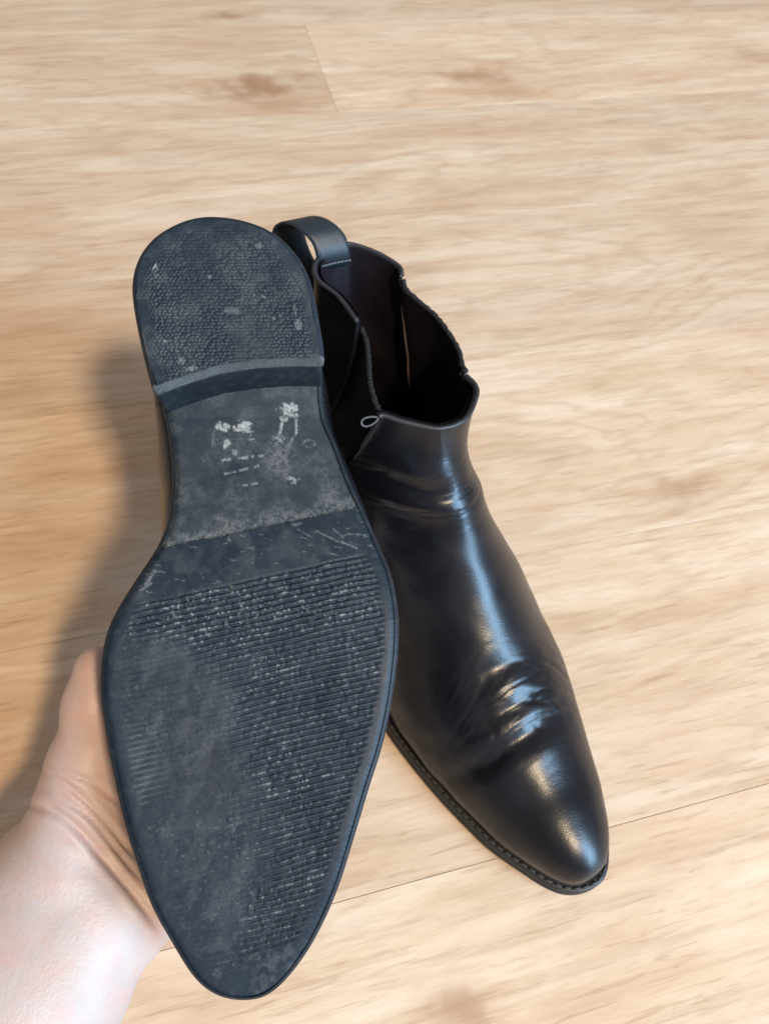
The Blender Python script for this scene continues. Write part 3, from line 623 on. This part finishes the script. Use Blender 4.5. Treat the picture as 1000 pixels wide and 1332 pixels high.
# standing boot (left foot, mirrored last)
fy = np.array([math.cos(math.radians(-51.8)), math.sin(math.radians(-51.8)), 0]); fx = np.cross(fy, [0, 0, 1.0])
boot = build_boot('chelsea_boot', True, False)
place(boot, (-.05645, .30185, 0.0), fx, fy, (0, 0, 1))
boot['label'] = 'black leather chelsea boot standing on the floor, opening and creased vamp showing'; boot['category'] = 'boot'; boot['group'] = 'pair of chelsea boots'
# held boot, worn sole towards the camera
held = build_boot('chelsea_boot', False, True, rim_shift=-.020)
hx, hy, hz = [np.array(a) for a in ((0.9696346654928467, 0.2441546853506121, 0.014039412235516677), (0.22526700700252275, -0.8693283337378274, -0.43991251825418415), (-0.09520184363078554, 0.42971704385788106, -0.8979308833019072))]
place(held, (-0.08981465, 0.25539008, 0.21983064), hx, hy, hz)
held['label'] = 'black chelsea boot held in a hand with its scuffed ridged sole and heel turned up'; held['category'] = 'boot'; held['group'] = 'pair of chelsea boots'

# ------------------------------------------------------------------ hand: capsules -> voxel skin -> smooth-min surface
def hp(px, py, d): return at_depth(px, py, d)
CAPS = []   # (a, b, ra, rb, blend mm)
def cap(a, b, ra, rb): CAPS.append((np.asarray(a), np.asarray(b), ra, rb))
WR = hp(100, 1160, .322); EL = hp(-135, 1580, .275)
ax = (WR-EL)/np.linalg.norm(WR-EL); wid = np.cross(ax, _f); wid /= np.linalg.norm(wid)
if wid @ CR < 0: wid = -wid
for o_ in (-1, 1): cap(EL, WR, .037, .0262) if o_ < 0 else None
for o_ in (-1, 1): cap(EL + wid*.015*o_, WR + wid*.0135*o_, .034, .0245)
MC = [hp(195, 985, .352), hp(240, 960, .362), hp(285, 965, .364), hp(322, 985, .362)]          # knuckle row, index .. little
HB = [WR + wid*t for t in (-.020, -.004, .010, .024)]
for k, (m_, r_) in enumerate(zip(MC, (.0135, .0135, .013, .012))): cap(HB[k] + _f*.004, m_, .017 if k in (0, 3) else .016, r_)
cap(WR + wid*.022, hp(262, 1085, .352), .020, .016)                                               # hypothenar
cap(hp(92, 1120, .322), hp(112, 1010, .326), .0235, .0165)                                        # thenar
T1, T2, T3 = hp(113, 990, .323), hp(121, 918, .318), hp(128, 872, .318)
cap(hp(105, 1060, .325), T1, .019, .0142); cap(T1, T2, .0140, .0112); cap(T2, T3, .0112, .0098)
TIPS = []
for m_, d1, d2, d3, r_ in zip(MC, ((250, 850, .372), (305, 832, .378), (352, 850, .380), (385, 890, .378)), ((290, 775, .380), (348, 750, .386), (398, 775, .388), (420, 830, .384)), ((318, 722, .380), (380, 695, .386), (430, 722, .388), (442, 788, .384)), (.0092, .0096, .0090, .0078)):
    a_, b_, c_ = hp(*d1), hp(*d2), hp(*d3); cap(m_, a_, r_*1.22, r_*1.03); cap(a_, b_, r_*1.02, r_*.93); cap(b_, c_, r_*.92, r_*.80); TIPS.append((b_, c_, r_*.8))
def sdf(P, k=.006):
    acc = np.full(len(P), 1e3)
    for a_, b_, ra, rb in CAPS:
        ab = b_-a_; t = np.clip(((P-a_)@ab)/(ab@ab), 0, 1); d = np.linalg.norm(P-a_-t[:, None]*ab, axis=1) - (ra + (rb-ra)*t)
        h = np.clip(.5+.5*(d-acc)/k, 0, 1); acc = np.where(acc > 1e2, d, d*(1-h) + acc*h - k*h*(1-h))
    return acc
bm = bmesh.new()
for a_, b_, ra, rb in CAPS:
    n = max(2, int(np.linalg.norm(b_-a_)/.004))
    for i in range(n+1):
        t = i/n; c_ = a_ + (b_-a_)*t
        bmesh.ops.create_icosphere(bm, subdivisions=2, radius=ra+(rb-ra)*t, matrix=Matrix.Translation(Vector(c_)))
me = bpy.data.meshes.new('tmp'); bm.to_mesh(me); bm.free(); tmp = bpy.data.objects.new('tmp', me); COL.objects.link(tmp)
md = tmp.modifiers.new('r', 'REMESH'); md.mode = 'VOXEL'; md.voxel_size = .0011
dg = bpy.context.evaluated_depsgraph_get(); hm = bpy.data.meshes.new_from_object(tmp.evaluated_get(dg))
bpy.data.objects.remove(tmp)
hand = bpy.data.objects.new('hand', hm); COL.objects.link(hand)
P = np.empty(len(hm.vertices)*3); hm.vertices.foreach_get('co', P); P = P.reshape(-1, 3)
def grad(P, e=.0004):
    g = np.stack([(sdf(P + np.eye(3)[i]*e) - sdf(P - np.eye(3)[i]*e))/(2*e) for i in range(3)], 1); return g/np.maximum(np.linalg.norm(g, axis=1), .2)[:, None]
for _ in range(3): P = P - grad(P)*sdf(P)[:, None]
G_ = grad(P)
# skin folds at the wrist and thumb base (polylines in picture pixels laid onto the skin)
dd = P - CC; dep = dd@_f; px = 500 + 1000*(dd@CR)/dep; py = 666 - 1000*(dd@CU)/dep
front = (G_@_f) < .3
disp = np.zeros(len(P)); pink = np.zeros(len(P))
for pl, dp, w_ in (([(58, 992), (90, 1006), (125, 1022), (160, 1050)], .8, 3.5), ([(48, 1000), (85, 1020), (120, 1052), (150, 1085), (178, 1120)], 1.3, 4), ([(75, 1035), (115, 1062), (150, 1105), (185, 1150)], 1.1, 4), ([(28, 1048), (65, 1054), (100, 1078), (140, 1122), (180, 1170), (212, 1215)], 1.9, 5.5)):
    C_ = crom(pl, 80); q = np.hypot(px[:, None]-C_[:, 0], py[:, None]-C_[:, 1]); k = q.argmin(1); m_ = q[np.arange(len(P)), k]
    fade = np.clip(np.minimum(k, 79-k)/14 + .1, 0, 1)
    disp += front*fade*dp/1000*(-np.exp(-(m_/w_)**2) + .35*np.exp(-((m_-2.2*w_)/(1.4*w_))**2)); pink = np.maximum(pink, .7*front*fade*np.exp(-(m_/(w_*1.3))**2))
P = P + G_*disp[:, None]
wr_axis = (P - WR)@ax
pink = np.clip(np.maximum(pink, .55*sstep(-.004, .05, wr_axis)) + .35*np.exp(-(np.linalg.norm(P-T3, axis=1)/.016)**2), 0, 1)
hm.vertices.foreach_set('co', P.ravel()); hm.polygons.foreach_set('use_smooth', np.ones(len(hm.polygons), bool)); hm.update()
a = hm.attributes.new('pink', 'FLOAT', 'POINT'); a.data.foreach_set('value', pink.astype(np.float32))
hm.materials.clear(); hm.materials.append(M_SKIN)
hand['label'] = 'bare hand and forearm gripping the upturned boot from behind'; hand['category'] = 'hand'
# nails on the backs of the fingertips and thumb
for b_, c_, r_ in TIPS + [(T2, T3, .0098)]:
    d_ = (c_-b_)/np.linalg.norm(c_-b_); back = _f - d_*(_f@d_); back /= np.linalg.norm(back); sd = np.cross(d_, back); V = []
    for i in range(9):
        for j in range(9):
            u_, w_ = i/8, (j/8-.5)*2; ang = w_*.85*math.sqrt(max(0, 1-(max(0, u_-.6)/.45)**2)); V.append(c_ + d_*(-.007+.013*u_) + (back*math.cos(ang) + sd*math.sin(ang))*(r_*1.02 - .0025*max(0, u_-.55)))
    mesh_obj('nail', V, grid_faces(9, 9), M_NAIL, hand)
